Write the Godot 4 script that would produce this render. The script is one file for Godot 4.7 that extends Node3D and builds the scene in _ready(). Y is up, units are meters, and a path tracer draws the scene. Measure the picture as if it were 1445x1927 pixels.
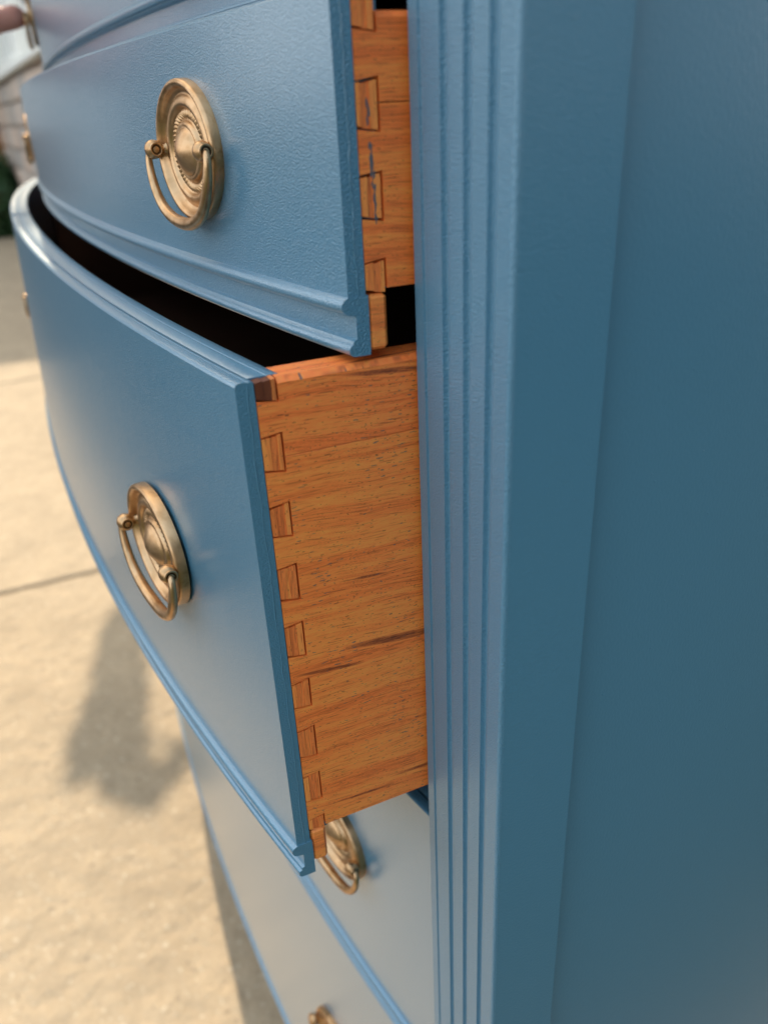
extends Node3D
# All lengths below are millimetres: x along the chest front, y up from the camera height, z out of the chest. at() turns them into metres above the ground.
const GROUND := 800.0
const XR := -52.85          # right end of every drawer front
const FLARE := 0.4           # how much a dovetail pin widens towards its shoulder
const FRONT_W := 885.7      # width of a drawer front
var used := {}
var M := {}
var rng := RandomNumberGenerator.new()


func at(x: float, y: float, z: float) -> Vector3:
	return Vector3(x, y + GROUND, z) * 0.001


# ---------------------------------------------------------------- mesh builder
class Shape:
	var v := PackedVector3Array()
	var g := PackedInt32Array()
	var uv := PackedVector2Array()
	var org := Vector3.ZERO
	var turn := true
	func tri(a: Vector3, b: Vector3, c: Vector3, group := -1, ua := Vector2.ZERO, ub := Vector2.ZERO, uc := Vector2.ZERO) -> void:
		v.append(a); v.append(b); v.append(c)
		uv.append(ua); uv.append(ub); uv.append(uc)
		g.append(group)
	func quad(a: Vector3, b: Vector3, c: Vector3, d: Vector3, group := -1) -> void:
		tri(a, b, c, group)
		tri(a, c, d, group)
	func loft(rings: Array, groups: PackedInt32Array, closed := false) -> void:
		for i in rings.size() - 1:
			var p: PackedVector3Array = rings[i]
			var q: PackedVector3Array = rings[i + 1]
			var n := p.size() if closed else p.size() - 1
			for j in n:
				var k := (j + 1) % p.size()
				quad(p[j], p[k], q[k], q[j], groups[j % groups.size()])
	func cap(ring: PackedVector3Array, flat: PackedVector2Array, flip := false) -> void:
		var idx := Geometry2D.triangulate_polygon(flat)
		for i in range(0, idx.size(), 3):
			if flip:
				tri(ring[idx[i]], ring[idx[i + 2]], ring[idx[i + 1]])
			else:
				tri(ring[idx[i]], ring[idx[i + 1]], ring[idx[i + 2]])
	# box with chamfered edges, in metres
	func box(lo: Vector3, hi: Vector3, ch: float) -> void:
		var m := (lo + hi) * 0.5
		var h := (hi - lo) * 0.5
		ch = minf(ch, minf(h.x, minf(h.y, h.z)) * 0.9)
		var corner := func(s: Vector3, axis: int) -> Vector3:
			var e := h - Vector3(ch, ch, ch)
			e[axis] = h[axis]
			return m + e * s
		for axis in 3:
			var b := (axis + 1) % 3
			var c := (axis + 2) % 3
			for s in [-1.0, 1.0]:
				var p := []
				for t in [[-1.0, -1.0], [1.0, -1.0], [1.0, 1.0], [-1.0, 1.0]]:
					var q := Vector3.ZERO
					q[axis] = s; q[b] = t[0]; q[c] = t[1]
					p.append(corner.call(q, axis))
				if s < 0: quad(p[0], p[3], p[2], p[1])
				else: quad(p[0], p[1], p[2], p[3])
		for axis in 3:
			var b := (axis + 1) % 3
			var c := (axis + 2) % 3
			for sb in [-1.0, 1.0]:
				for sc in [-1.0, 1.0]:
					var q0 := Vector3.ZERO
					q0[axis] = -1; q0[b] = sb; q0[c] = sc
					var q1 := q0
					q1[axis] = 1
					if sb * sc > 0: quad(corner.call(q0, b), corner.call(q1, b), corner.call(q1, c), corner.call(q0, c))
					else: quad(corner.call(q0, b), corner.call(q0, c), corner.call(q1, c), corner.call(q1, b))
		for sx: float in [-1.0, 1.0]:
			for sy in [-1.0, 1.0]:
				for sz in [-1.0, 1.0]:
					var s := Vector3(sx, sy, sz)
					if sx * sy * sz > 0: tri(corner.call(s, 0), corner.call(s, 1), corner.call(s, 2))
					else: tri(corner.call(s, 0), corner.call(s, 2), corner.call(s, 1))
	# tube with a radius per point
	func tube(path: Array, radii: Array, sides := 10, group := 1, squash := Vector2.ONE) -> void:
		var rings := []
		var n := path.size()
		var up := Vector3(0.13, 0.31, 0.94).normalized()
		for i in n:
			var t: Vector3 = (path[mini(i + 1, n - 1)] - path[maxi(i - 1, 0)]).normalized()
			var a := up.cross(t)
			if a.length() < 0.05: a = Vector3.RIGHT.cross(t)
			a = a.normalized()
			up = t.cross(a)
			var ring := PackedVector3Array()
			for k in sides:
				var w := TAU * k / sides
				ring.append(path[i] + (a * cos(w) * squash.x + up * sin(w) * squash.y) * radii[i])
			rings.append(ring)
		loft(rings, PackedInt32Array([group]), true)
		for e in [0, n - 1]:
			var r: PackedVector3Array = rings[e]
			for k in sides:
				if e == 0: tri(path[e], r[(k + 1) % sides], r[k], group + 1)
				else: tri(path[e], r[k], r[(k + 1) % sides], group + 1)
	func mesh(planar = null) -> ArrayMesh:
		var vol := 0.0
		var mid := Vector3.ZERO
		for p in v: mid += p
		mid /= maxi(1, v.size())
		for i in range(0, v.size(), 3):
			vol += (v[i] - mid).dot((v[i + 1] - mid).cross(v[i + 2] - mid))
		var swap := vol > 0.0 and turn
		var st := SurfaceTool.new()
		st.begin(Mesh.PRIMITIVE_TRIANGLES)
		for i in range(0, v.size(), 3):
			st.set_smooth_group(g[i / 3])
			for k in ([0, 2, 1] if swap else [0, 1, 2]):
				st.set_uv(planar.call(v[i + k]) if planar != null else uv[i + k])
				st.add_vertex(v[i + k] - org)
		st.generate_normals()
		return st.commit()


func numbered(called: String, parent: Node) -> String:
	var key := str(parent.get_instance_id()) + called
	used[key] = used.get(key, -1) + 1
	return called if used[key] == 0 else "%s_%03d" % [called, used[key]]


func thing(called: String, base: Vector3, label: String, category: String, group := "") -> Node3D:
	var o := Node3D.new()
	o.name = numbered(called, self)
	o.position = base
	add_child(o, true)
	o.set_meta("label", label)
	if category: o.set_meta("category", category)
	if group: o.set_meta("group", group)
	return o


func put(called: String, s: Shape, mat: Material, parent: Node, planar = null) -> MeshInstance3D:
	s.org = Vector3.ZERO
	var n: Node = parent
	while n is Node3D and n != self:
		s.org += n.position
		n = n.get_parent()
	var o := MeshInstance3D.new()
	o.name = numbered(called, parent)
	o.mesh = s.mesh(planar)
	o.material_override = mat
	parent.add_child(o, true)
	return o


func boxed(called: String, lo: Vector3, hi: Vector3, ch: float, mat: Material, parent: Node) -> MeshInstance3D:
	var s := Shape.new()
	s.box(at(lo.x, lo.y, lo.z), at(hi.x, hi.y, hi.z), ch * 0.001)
	return put(called, s, mat, parent)


# ---------------------------------------------------------------- materials
func noise_tex(freq: float, seed_: int, normal: bool, strength := 4.0, octaves := 3, size := 512, ramp: Gradient = null) -> NoiseTexture2D:
	var n := FastNoiseLite.new()
	n.seed = seed_
	n.frequency = freq
	n.noise_type = FastNoiseLite.TYPE_SIMPLEX_SMOOTH
	n.fractal_octaves = octaves
	var t := NoiseTexture2D.new()
	t.width = size
	t.height = size
	t.seamless = true
	t.noise = n
	t.as_normal_map = normal
	t.bump_strength = strength
	if ramp: t.color_ramp = ramp
	return t


func ramp(colors: Array, offsets: Array) -> Gradient:
	var g := Gradient.new()
	g.colors = PackedColorArray(colors)
	g.offsets = PackedFloat32Array(offsets)
	return g


func std(color: Color, rough: float, metal := 0.0) -> StandardMaterial3D:
	var m := StandardMaterial3D.new()
	m.albedo_color = color
	m.roughness = rough
	m.metallic = metal
	return m


func triplanar(m: StandardMaterial3D, per_metre: float) -> void:
	m.uv1_triplanar = true
	m.uv1_scale = Vector3.ONE * per_metre


# the oak of a drawer side: pores along the grain, broad bands, a few dark streaks and flecks of blue paint; u runs along z, v along y
func wood_image(w: int, h: int, mm_w: float, mm_h: float, seed_: int, streaks: Array, flecks: float, tone: Color) -> Image:
	var slow := FastNoiseLite.new(); slow.seed = seed_; slow.frequency = 1.0; slow.fractal_octaves = 2
	var pore := FastNoiseLite.new(); pore.seed = seed_ + 1; pore.frequency = 1.0; pore.fractal_octaves = 1
	var fine := FastNoiseLite.new(); fine.seed = seed_ + 2; fine.frequency = 1.0; fine.fractal_octaves = 2
	var dots := FastNoiseLite.new(); dots.seed = seed_ + 3; dots.frequency = 1.0; dots.fractal_octaves = 1
	var data := PackedByteArray()
	data.resize(w * h * 3)
	var i := 0
	for j in h:
		var y := mm_h * j / h
		for k in w:
			var z := mm_w * k / w
			var warp := slow.get_noise_2d(z * 0.02, y * 0.03) * 1.5
			var yy := y + warp + 0.03 * z
			var band := slow.get_noise_2d(z * 0.006 + 40.0, yy * 0.17)
			var thin := slow.get_noise_2d(z * 0.02 + 7.0, yy * 0.9)
			var p := pore.get_noise_2d(z * 0.1, yy * 3.4)
			var f := fine.get_noise_2d(z * 0.16, yy * 5.4)
			var c := tone.lerp(Color(tone.r * 0.68, tone.g * 0.5, tone.b * 0.42), clampf(0.34 + band * 0.8 + thin * 0.5, 0.0, 1.0) * 0.42)
			c = c * (1.09 + 0.15 * f)
			c = c.lerp(Color(0.36, 0.16, 0.07), smoothstep(0.34, 0.85, p + 0.22 * thin) * 0.36)
			if f > 0.56 and dots.get_noise_2d(z * 0.5, y * 3.0) > 0.35:
				c = c.lerp(Color(0.15, 0.07, 0.04), 0.7)
			for s in streaks:
				var dz: float = (z - s[0]) / s[2]
				var dy: float = (y - s[1] - s[4] * (z - s[0]) + warp * 0.25) / s[3]
				var e := 1.0 - dz * dz - dy * dy
				if e > 0.0:
					c = c.lerp(Color(0.27, 0.105, 0.06), clampf(e * (0.6 + 0.8 * f), 0.0, 0.75))
			if flecks > 0.0:
				var q := dots.get_noise_2d(z * 0.3 + 90.0, yy * 1.7 + 7.0)
				var patch := slow.get_noise_2d(z * 0.06 + 11.0, y * 0.045 + 5.0)
				if q > 0.86 - 0.34 * patch * flecks:
					c = c.lerp(Color(0.30, 0.33, 0.38), 0.7)
			data[i] = clampi(int(c.r * 255.0), 0, 255)
			data[i + 1] = clampi(int(c.g * 255.0), 0, 255)
			data[i + 2] = clampi(int(c.b * 255.0), 0, 255)
			i += 3
	return Image.create_from_data(w, h, false, Image.FORMAT_RGB8, data)


func wood(w: int, h: int, mm_w: float, mm_h: float, seed_: int, streaks: Array, flecks: float, tone: Color, rough := 0.5) -> StandardMaterial3D:
	var im := wood_image(w, h, mm_w, mm_h, seed_, streaks, flecks, tone)
	var m := std(Color.WHITE, rough)
	m.albedo_texture = ImageTexture.create_from_image(im)
	var b := im.duplicate()
	b.convert(Image.FORMAT_RGBA8)
	b.bump_map_to_normal_map(1.5)
	m.normal_enabled = true
	m.normal_texture = ImageTexture.create_from_image(b)
	m.normal_scale = 0.5
	return m


func concrete_image(n: int) -> Image:
	var big := FastNoiseLite.new(); big.seed = 11; big.frequency = 1.0; big.fractal_octaves = 4
	var sm := FastNoiseLite.new(); sm.seed = 12; sm.frequency = 1.0; sm.fractal_octaves = 2
	var data := PackedByteArray()
	data.resize(n * n * 3)
	var i := 0
	for j in n:
		for k in n:
			var x := 1500.0 * k / n
			var y := 1500.0 * j / n
			# wrapped so that the tile repeats without a seam
			var ax := TAU * k / n
			var ay := TAU * j / n
			var b := big.get_noise_3d(cos(ax) * 1.1 + 3.0, sin(ax) * 1.1 + cos(ay) * 1.1, sin(ay) * 1.1)
			var m := big.get_noise_2d(x * 0.014, y * 0.014)
			var s := sm.get_noise_2d(x * 0.09, y * 0.09)
			var c := Color(0.67, 0.595, 0.49) * (1.0 + 0.07 * b + 0.07 * m + 0.035 * s)
			if s > 0.5 and m > 0.12: c = c.lerp(Color(0.45, 0.40, 0.34), 0.5)
			if s < -0.56: c = c.lerp(Color(0.86, 0.81, 0.72), 0.5)
			data[i] = clampi(int(c.r * 255.0), 0, 255)
			data[i + 1] = clampi(int(c.g * 255.0), 0, 255)
			data[i + 2] = clampi(int(c.b * 255.0), 0, 255)
			i += 3
	return Image.create_from_data(n, n, false, Image.FORMAT_RGB8, data)


func make_materials() -> void:
	var paint := std(Color(0.288, 0.503, 0.610), 0.30)
	paint.metallic_specular = 0.85
	paint.clearcoat_enabled = true
	paint.clearcoat = 1.0
	paint.clearcoat_roughness = 0.25
	paint.normal_enabled = true
	paint.normal_texture = noise_tex(0.05, 3, true, 4.0, 4, 1024)
	paint.normal_scale = 0.34
	triplanar(paint, 1000.0 / 60.0)
	M.paint = paint
	var brushed := paint.duplicate()       # laid on with a brush, strokes running up the panel
	brushed.uv1_scale = Vector3(17.0, 9.0, 17.0)
	brushed.normal_scale = 0.13
	M.brushed = brushed
	var sprayed := paint.duplicate()       # the same paint where the spray has dried rougher
	sprayed.normal_texture = noise_tex(0.08, 8, true, 7.0, 2, 1024)
	sprayed.normal_scale = 0.7
	M.sprayed = sprayed
	var post := sprayed.duplicate()
	post.normal_scale = 0.6
	post.roughness = 0.45
	post.clearcoat = 0.55
	post.clearcoat_roughness = 0.4
	M.post = post
	var front := sprayed.duplicate()
	front.normal_scale = 0.4
	M.front = front
	M.oak_low = wood(512, 1536, 50.0, 175.0, 21, [[14.0, 65.0, 19.0, 1.5, -0.1], [36.0, 69.0, 12.0, 0.7, -0.12], [22.0, 41.0, 6.0, 0.5, -0.05], [3.0, 120.0, 16.0, 0.8, -0.03], [28.0, 122.5, 12.0, 0.5, -0.06]], 0.7, Color(1.0, 0.55, 0.255))
	M.oak_top = wood(512, 256, 50.0, 30.0, 47, [[12.0, 3.2, 16.0, 0.9, -0.06]], 0.55, Color(1.0, 0.53, 0.25))
	M.oak_small = wood(512, 768, 50.0, 70.0, 83, [[8.0, 31.0, 5.0, 0.5, 0.0], [4.0, 9.0, 9.0, 0.7, 0.0], [10.0, 52.0, 10.0, 0.6, 0.03]], 0.0, Color(1.0, 0.54, 0.245))
	M.pin_oak = wood(128, 256, 12.0, 24.0, 5, [], 0.0, Color(0.97, 0.555, 0.265), 0.55)
	M.pin_mid = wood(128, 256, 12.0, 24.0, 9, [], 0.0, Color(0.90, 0.49, 0.235), 0.55)
	M.pin_dark = wood(128, 256, 12.0, 24.0, 15, [], 0.0, Color(0.80, 0.46, 0.23), 0.55)
	M.stained = wood(128, 256, 12.0, 24.0, 25, [], 0.0, Color(0.42, 0.22, 0.13), 0.5)
	M.old_wood = std(Color(0.34, 0.21, 0.13), 0.8)
	M.blue_smear = std(Color(0.36, 0.38, 0.40), 0.6)
	var brass := std(Color(0.80, 0.665, 0.51), 0.37, 1.0)
	brass.normal_enabled = true
	brass.normal_texture = noise_tex(0.03, 31, true, 2.0, 3, 256)
	brass.normal_scale = 0.12
	var tarnish := noise_tex(0.02, 33, false, 1.0, 4, 256, ramp([Color(0.80, 0.74, 0.66), Color(0.97, 0.95, 0.93), Color(1, 1, 1)], [0.1, 0.45, 1.0]))
	brass.albedo_texture = tarnish
	triplanar(brass, 1000.0 / 30.0)
	M.brass = brass
	M.brass_dark = std(Color(0.33, 0.26, 0.19), 0.4, 1.0)
	var conc := std(Color.WHITE, 0.85)
	conc.albedo_texture = ImageTexture.create_from_image(concrete_image(1024))
	conc.normal_enabled = true
	conc.normal_texture = noise_tex(0.08, 51, true, 6.0, 4, 512)
	conc.normal_scale = 0.2
	conc.uv1_world_triplanar = true
	triplanar(conc, 1.0 / 1.5)
	M.concrete = conc
	M.asphalt = std(Color(0.275, 0.285, 0.28), 0.9)
	M.asphalt.normal_enabled = true
	M.asphalt.normal_texture = noise_tex(0.1, 53, true, 8.0, 3, 512)
	triplanar(M.asphalt, 1.0 / 0.4)
	M.joint = std(Color(0.36, 0.32, 0.27), 0.95)
	M.cream = std(Color(0.86, 0.84, 0.81), 0.7)
	M.trim = std(Color(0.93, 0.92, 0.88), 0.5)
	M.pane = std(Color(0.6, 0.66, 0.66, 0.12), 0.05)
	M.pane.transparency = BaseMaterial3D.TRANSPARENCY_ALPHA
	M.room = std(Color(0.42, 0.45, 0.44), 0.9)
	for i in 4:
		var t: Color = [Color(0.74, 0.68, 0.62), Color(0.80, 0.72, 0.65), Color(0.69, 0.65, 0.61), Color(0.77, 0.67, 0.59)][i]
		var s := std(t, 0.9)
		s.normal_enabled = true
		s.normal_texture = noise_tex(0.03, 61, true, 8.0, 4, 256)
		triplanar(s, 1.0 / 0.35)
		M["stone%d" % i] = s
	M.mortar = std(Color(0.68, 0.64, 0.59), 0.95)
	M.red_wall = std(Color(0.34, 0.2, 0.2), 0.85)
	M.brick = std(Color(0.42, 0.36, 0.33), 0.9)
	M.roof = std(Color(0.25, 0.24, 0.23), 0.9)
	M.fence = std(Color(0.55, 0.38, 0.24), 0.8)
	M.leaf = std(Color(0.19, 0.31, 0.13), 0.55)
	M.leaf.backlight_enabled = true
	M.leaf.backlight = Color(0.12, 0.2, 0.05)
	M.bush = std(Color(0.17, 0.29, 0.14), 0.6)
	M.added_hedge = std(Color(0.20, 0.225, 0.165), 0.6)
	M.bark = std(Color(0.33, 0.26, 0.2), 0.9)
	M.grass = std(Color(0.26, 0.28, 0.17), 0.95)
	var skin := std(Color(0.80, 0.56, 0.49), 0.5)
	skin.subsurf_scatter_enabled = true
	skin.subsurf_scatter_strength = 0.12
	skin.normal_enabled = true
	skin.normal_texture = noise_tex(0.05, 71, true, 3.0, 3, 256)
	skin.normal_scale = 0.3
	triplanar(skin, 1000.0 / 25.0)
	M.skin = skin
	M.nail = std(Color(0.86, 0.66, 0.6), 0.3)
	M.knit = std(Color(0.72, 0.71, 0.70), 0.95)
	M.denim = std(Color(0.13, 0.17, 0.25), 0.9)
	M.hair = std(Color(0.12, 0.09, 0.07), 0.6)


# ---------------------------------------------------------------- the chest of drawers
func bow(x: float) -> float:
	var u := ((XR - x) - FRONT_W * 0.5) / (FRONT_W * 0.5)
	return 34.7 * (1.0 - u * u) + 5.7 * (1.0 - pow(u, 4.0))


func belly(x: float) -> float:
	var u := ((XR - x) - FRONT_W * 0.5) / (FRONT_W * 0.5)
	return 1.0 - u * u


# profile: [y, dz, smooth group of the strip that follows]; lean: how far the lower edge stands out in the middle
func bowed(profile: Array, z0: float, lean: Callable, x0 := XR, x1 := XR - FRONT_W, steps := 56) -> Shape:
	var s := Shape.new()
	var rings := []
	var groups := PackedInt32Array()
	for p in profile: groups.append(int(p[2]))
	for i in steps + 1:
		var t := float(i) / steps
		var x := lerpf(x0, x1, pow(t, 1.25))
		var ring := PackedVector3Array()
		for p in profile:
			ring.append(at(x, p[0], z0 + bow(x) + belly(x) * float(lean.call(p[0])) + p[1]))
		rings.append(ring)
	s.loft(rings, groups, true)
	var flat := PackedVector2Array()
	for p in profile: flat.append(Vector2(p[1], p[0]))
	s.cap(rings[0], flat)
	s.cap(rings[-1], flat, true)
	# make both caps agree with the walls
	return s


func drawer(called: String, label: String, z0: float, yt: float, yb: float, lean: Callable, mat: Material) -> Node3D:
	var d := thing(called, at(XR - FRONT_W * 0.5, yb, z0 - 200.0), label, "drawer", "bow front drawers of the blue chest")
	var bead := yb + 14.6
	# the painted front: a ledge with two shallow grooves along the top, then the face
	put("front_panel", bowed([[bead - 3.0, -4.6, 1], [yt - 0.35, -4.6, 2], [yt - 0.1, -4.5, 2], [yt - 0.04, -3.5, 3], [yt - 0.15, -3.4, 4], [yt - 0.15, -3.2, 5], [yt - 0.04, -3.1, 6], [yt, -1.0, 6], [yt - 0.25, -0.3, 6], [yt - 0.9, 0.0, 7], [bead - 3.0, 0.0, 8]], z0, lean), mat, d)
	put("front_backing", bowed([[yb + 15.0, -12.6, 1], [yt - 0.4, -12.6, 2], [yt - 0.1, -12.3, 2], [yt - 0.08, -9.6, 3], [yt - 0.2, -9.5, 4], [yt - 0.2, -9.3, 5], [yt - 0.1, -9.2, 6], [yt - 0.1, -4.8, 6], [yt - 0.2, -4.66, 7], [yb + 15.0, -4.66, 8]], z0, lean, XR - 3.4, XR - FRONT_W + 3.4), M.paint, d)
	var prof := []
	var b := func(y: float, z: float, g: int): prof.append([yb + y, z, g])
	b.call(0.0, -5.1, 1)
	b.call(14.6, -5.1, 2)
	b.call(14.7, -0.4, 3)
	for k in 9:
		var a := PI * 0.5 - PI * k / 8.0
		b.call(12.35 + sin(a) * 2.2, -0.5 + cos(a) * 2.4, 4)
	b.call(9.9, -1.5, 5)
	b.call(9.6, -1.7, 6)
	b.call(4.4, -1.6, 7)
	b.call(3.9, -0.7, 8)
	b.call(3.3, -0.5, 9)
	for k in 8:
		var a := PI * 0.45 - PI * 0.98 * k / 7.0
		b.call(1.6 + sin(a) * 1.6, -1.1 + cos(a) * 1.7, 9)
	put("bottom_moulding", bowed(prof, z0, lean, XR + 0.25, XR - FRONT_W - 0.25), mat, d)
	return d


# drawer box behind the front: notched side board with dovetails, other side, back and bottom
func drawer_box(d: Node3D, z0: float, yt: float, yb: float, pins: Array, joint: float, top_mat: Material, low_mat: Material, deep := 400.0) -> void:
	var zs := z0 - 4.8          # front end of the tails
	var zp := z0 - 10.0         # shoulder of the pins
	var zb := z0 - deep
	var cut := 0.4
	var boards := [[joint + 0.12, yt, top_mat], [yb, joint - 0.12, low_mat]] if joint > yb else [[yb, yt, low_mat]]
	for bd in boards:
		var lo: float = bd[0]
		var hi: float = bd[1]
		var line := PackedVector2Array([Vector2(zb, lo), Vector2(zb, hi)])
		var y := hi
		var top_is_pin := false
		for p in pins:
			var a := minf(p[1] + cut, hi)
			var c := maxf(p[0] - cut, lo)
			if a <= lo or c >= hi: continue
			if a >= hi - 0.01:
				line.append(Vector2(zp - cut, hi))
				top_is_pin = true
			else:
				if not top_is_pin and y == hi: line.append(Vector2(zs, hi))
				line.append(Vector2(zs, a - FLARE))
				line.append(Vector2(zp - cut, a + FLARE))
			line.append(Vector2(zp - cut, c - (FLARE if c > lo + 0.9 else 0.0)))
			if c > lo + 0.01:
				line.append(Vector2(zs, c + FLARE))
			y = c
		if y == hi: line.append(Vector2(zs, hi))
		if y > lo + 0.01: line.append(Vector2(zs, lo))
		var s := Shape.new()
		var ra := PackedVector3Array()
		var rb := PackedVector3Array()
		var rc := PackedVector3Array()
		for q in line:
			ra.append(at(XR, q.y, q.x))
			rb.append(at(XR - 10.0, q.y, q.x))
		# the outer arris is eased along the top edge
		var soft := 1.4 if hi == yt else 0.15
		for i in line.size():
			var q := line[i]
			var top := q.y >= hi - 0.4
			rc.append(at(XR - (soft if top else 0.0), q.y, q.x))
			if top: ra[i] = at(XR, q.y - soft * 0.9, q.x)
		s.loft([ra, rc, rb], PackedInt32Array([-1]), true)
		s.cap(ra, line)
		s.cap(rb, line, true)
		var y0: float = hi
		put("side_board", s, bd[2], d, func(v: Vector3) -> Vector2: return Vector2((z0 - 3.0 - v.z * 1000.0) / -50.0 + 1.0, (y0 - (v.y * 1000.0 - GROUND) + XR - v.x * 1000.0) / (175.0 if low_mat == M.oak_low and bd[2] == low_mat else (30.0 if bd[2] == M.oak_top else 70.0))))
	boxed("side_board", Vector3(XR - FRONT_W, yb, zb), Vector3(XR - FRONT_W + 10.0, yt, z0 - 11.5), 0.5, M.old_wood, d)
	boxed("back_board", Vector3(XR - FRONT_W + 10.2, yb, zb - 8.0), Vector3(XR - 10.2, yt - 4.0, zb), 0.5, M.old_wood, d)
	boxed("bottom_board", Vector3(XR - FRONT_W + 10.2, yb + 4.0, zb + 0.2), Vector3(XR - 10.2, yb + 8.0, z0 - 12.8), 0.3, M.old_wood, d)


# the end of one dovetail pin, flaring towards its shoulder: three strips of wood worn to slightly different depths
func pin(d: Node3D, y0: float, y1: float, zf: float, zp: float, look: int) -> void:
	var mats := [M.pin_oak, M.pin_mid, M.pin_oak]
	if look == 1: mats = [M.pin_mid, M.pin_oak, M.pin_mid]
	if look == 2: mats = [M.stained, M.stained, M.pin_dark]
	var cuts := [0.0, 0.34 + 0.1 * sin(y0 * 3.1), 0.7 + 0.1 * sin(y0 * 1.7), 1.0]
	for k in 3:
		var s := Shape.new()
		var sink: float = [0.02, 0.14 + 0.08 * sin(y0), 0.0][k]
		var e := 0.22 * sin(y0 * 2.3 + k * 1.9)
		var p := []
		for end in 2:
			var t: float = cuts[k + end]
			var z := lerpf(zf, zp, t) + (-0.03 if end == 0 else 0.03)
			var fl := FLARE * (2.0 * t - 1.0)
			var hi := y1 + fl + e - 0.25 * absf(sin(y1 * 5.3))
			var lo := y0 - fl + e * 0.6 + 0.3 * absf(sin(y0 * 4.1))
			for x: float in [XR - 9.5, XR - sink]:
				p.append([at(x, lo, z), at(x, hi, z)])
		s.quad(p[1][0], p[1][1], p[3][1], p[3][0])
		s.quad(p[0][0], p[2][0], p[2][1], p[0][1])
		s.quad(p[0][1], p[2][1], p[3][1], p[1][1])
		s.quad(p[0][0], p[1][0], p[3][0], p[2][0])
		s.quad(p[0][0], p[0][1], p[1][1], p[1][0])
		s.quad(p[2][0], p[3][0], p[3][1], p[2][1])
		put("dovetail_pin", s, mats[k], d, func(v: Vector3) -> Vector2: return Vector2((v.y * 1000.0 - GROUND - y0) / 12.0 + 0.13 * k, (v.z * 1000.0 - zp) / 24.0 + 0.31 * y0))


# ---------------------------------------------------------------- brass pulls, in their own axes: x along the drawer, y up, z out
var plate_mesh: ArrayMesh
var post_mesh: ArrayMesh
var ring_mesh: ArrayMesh
var bail_mesh: ArrayMesh
var hole_mesh: ArrayMesh


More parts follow.
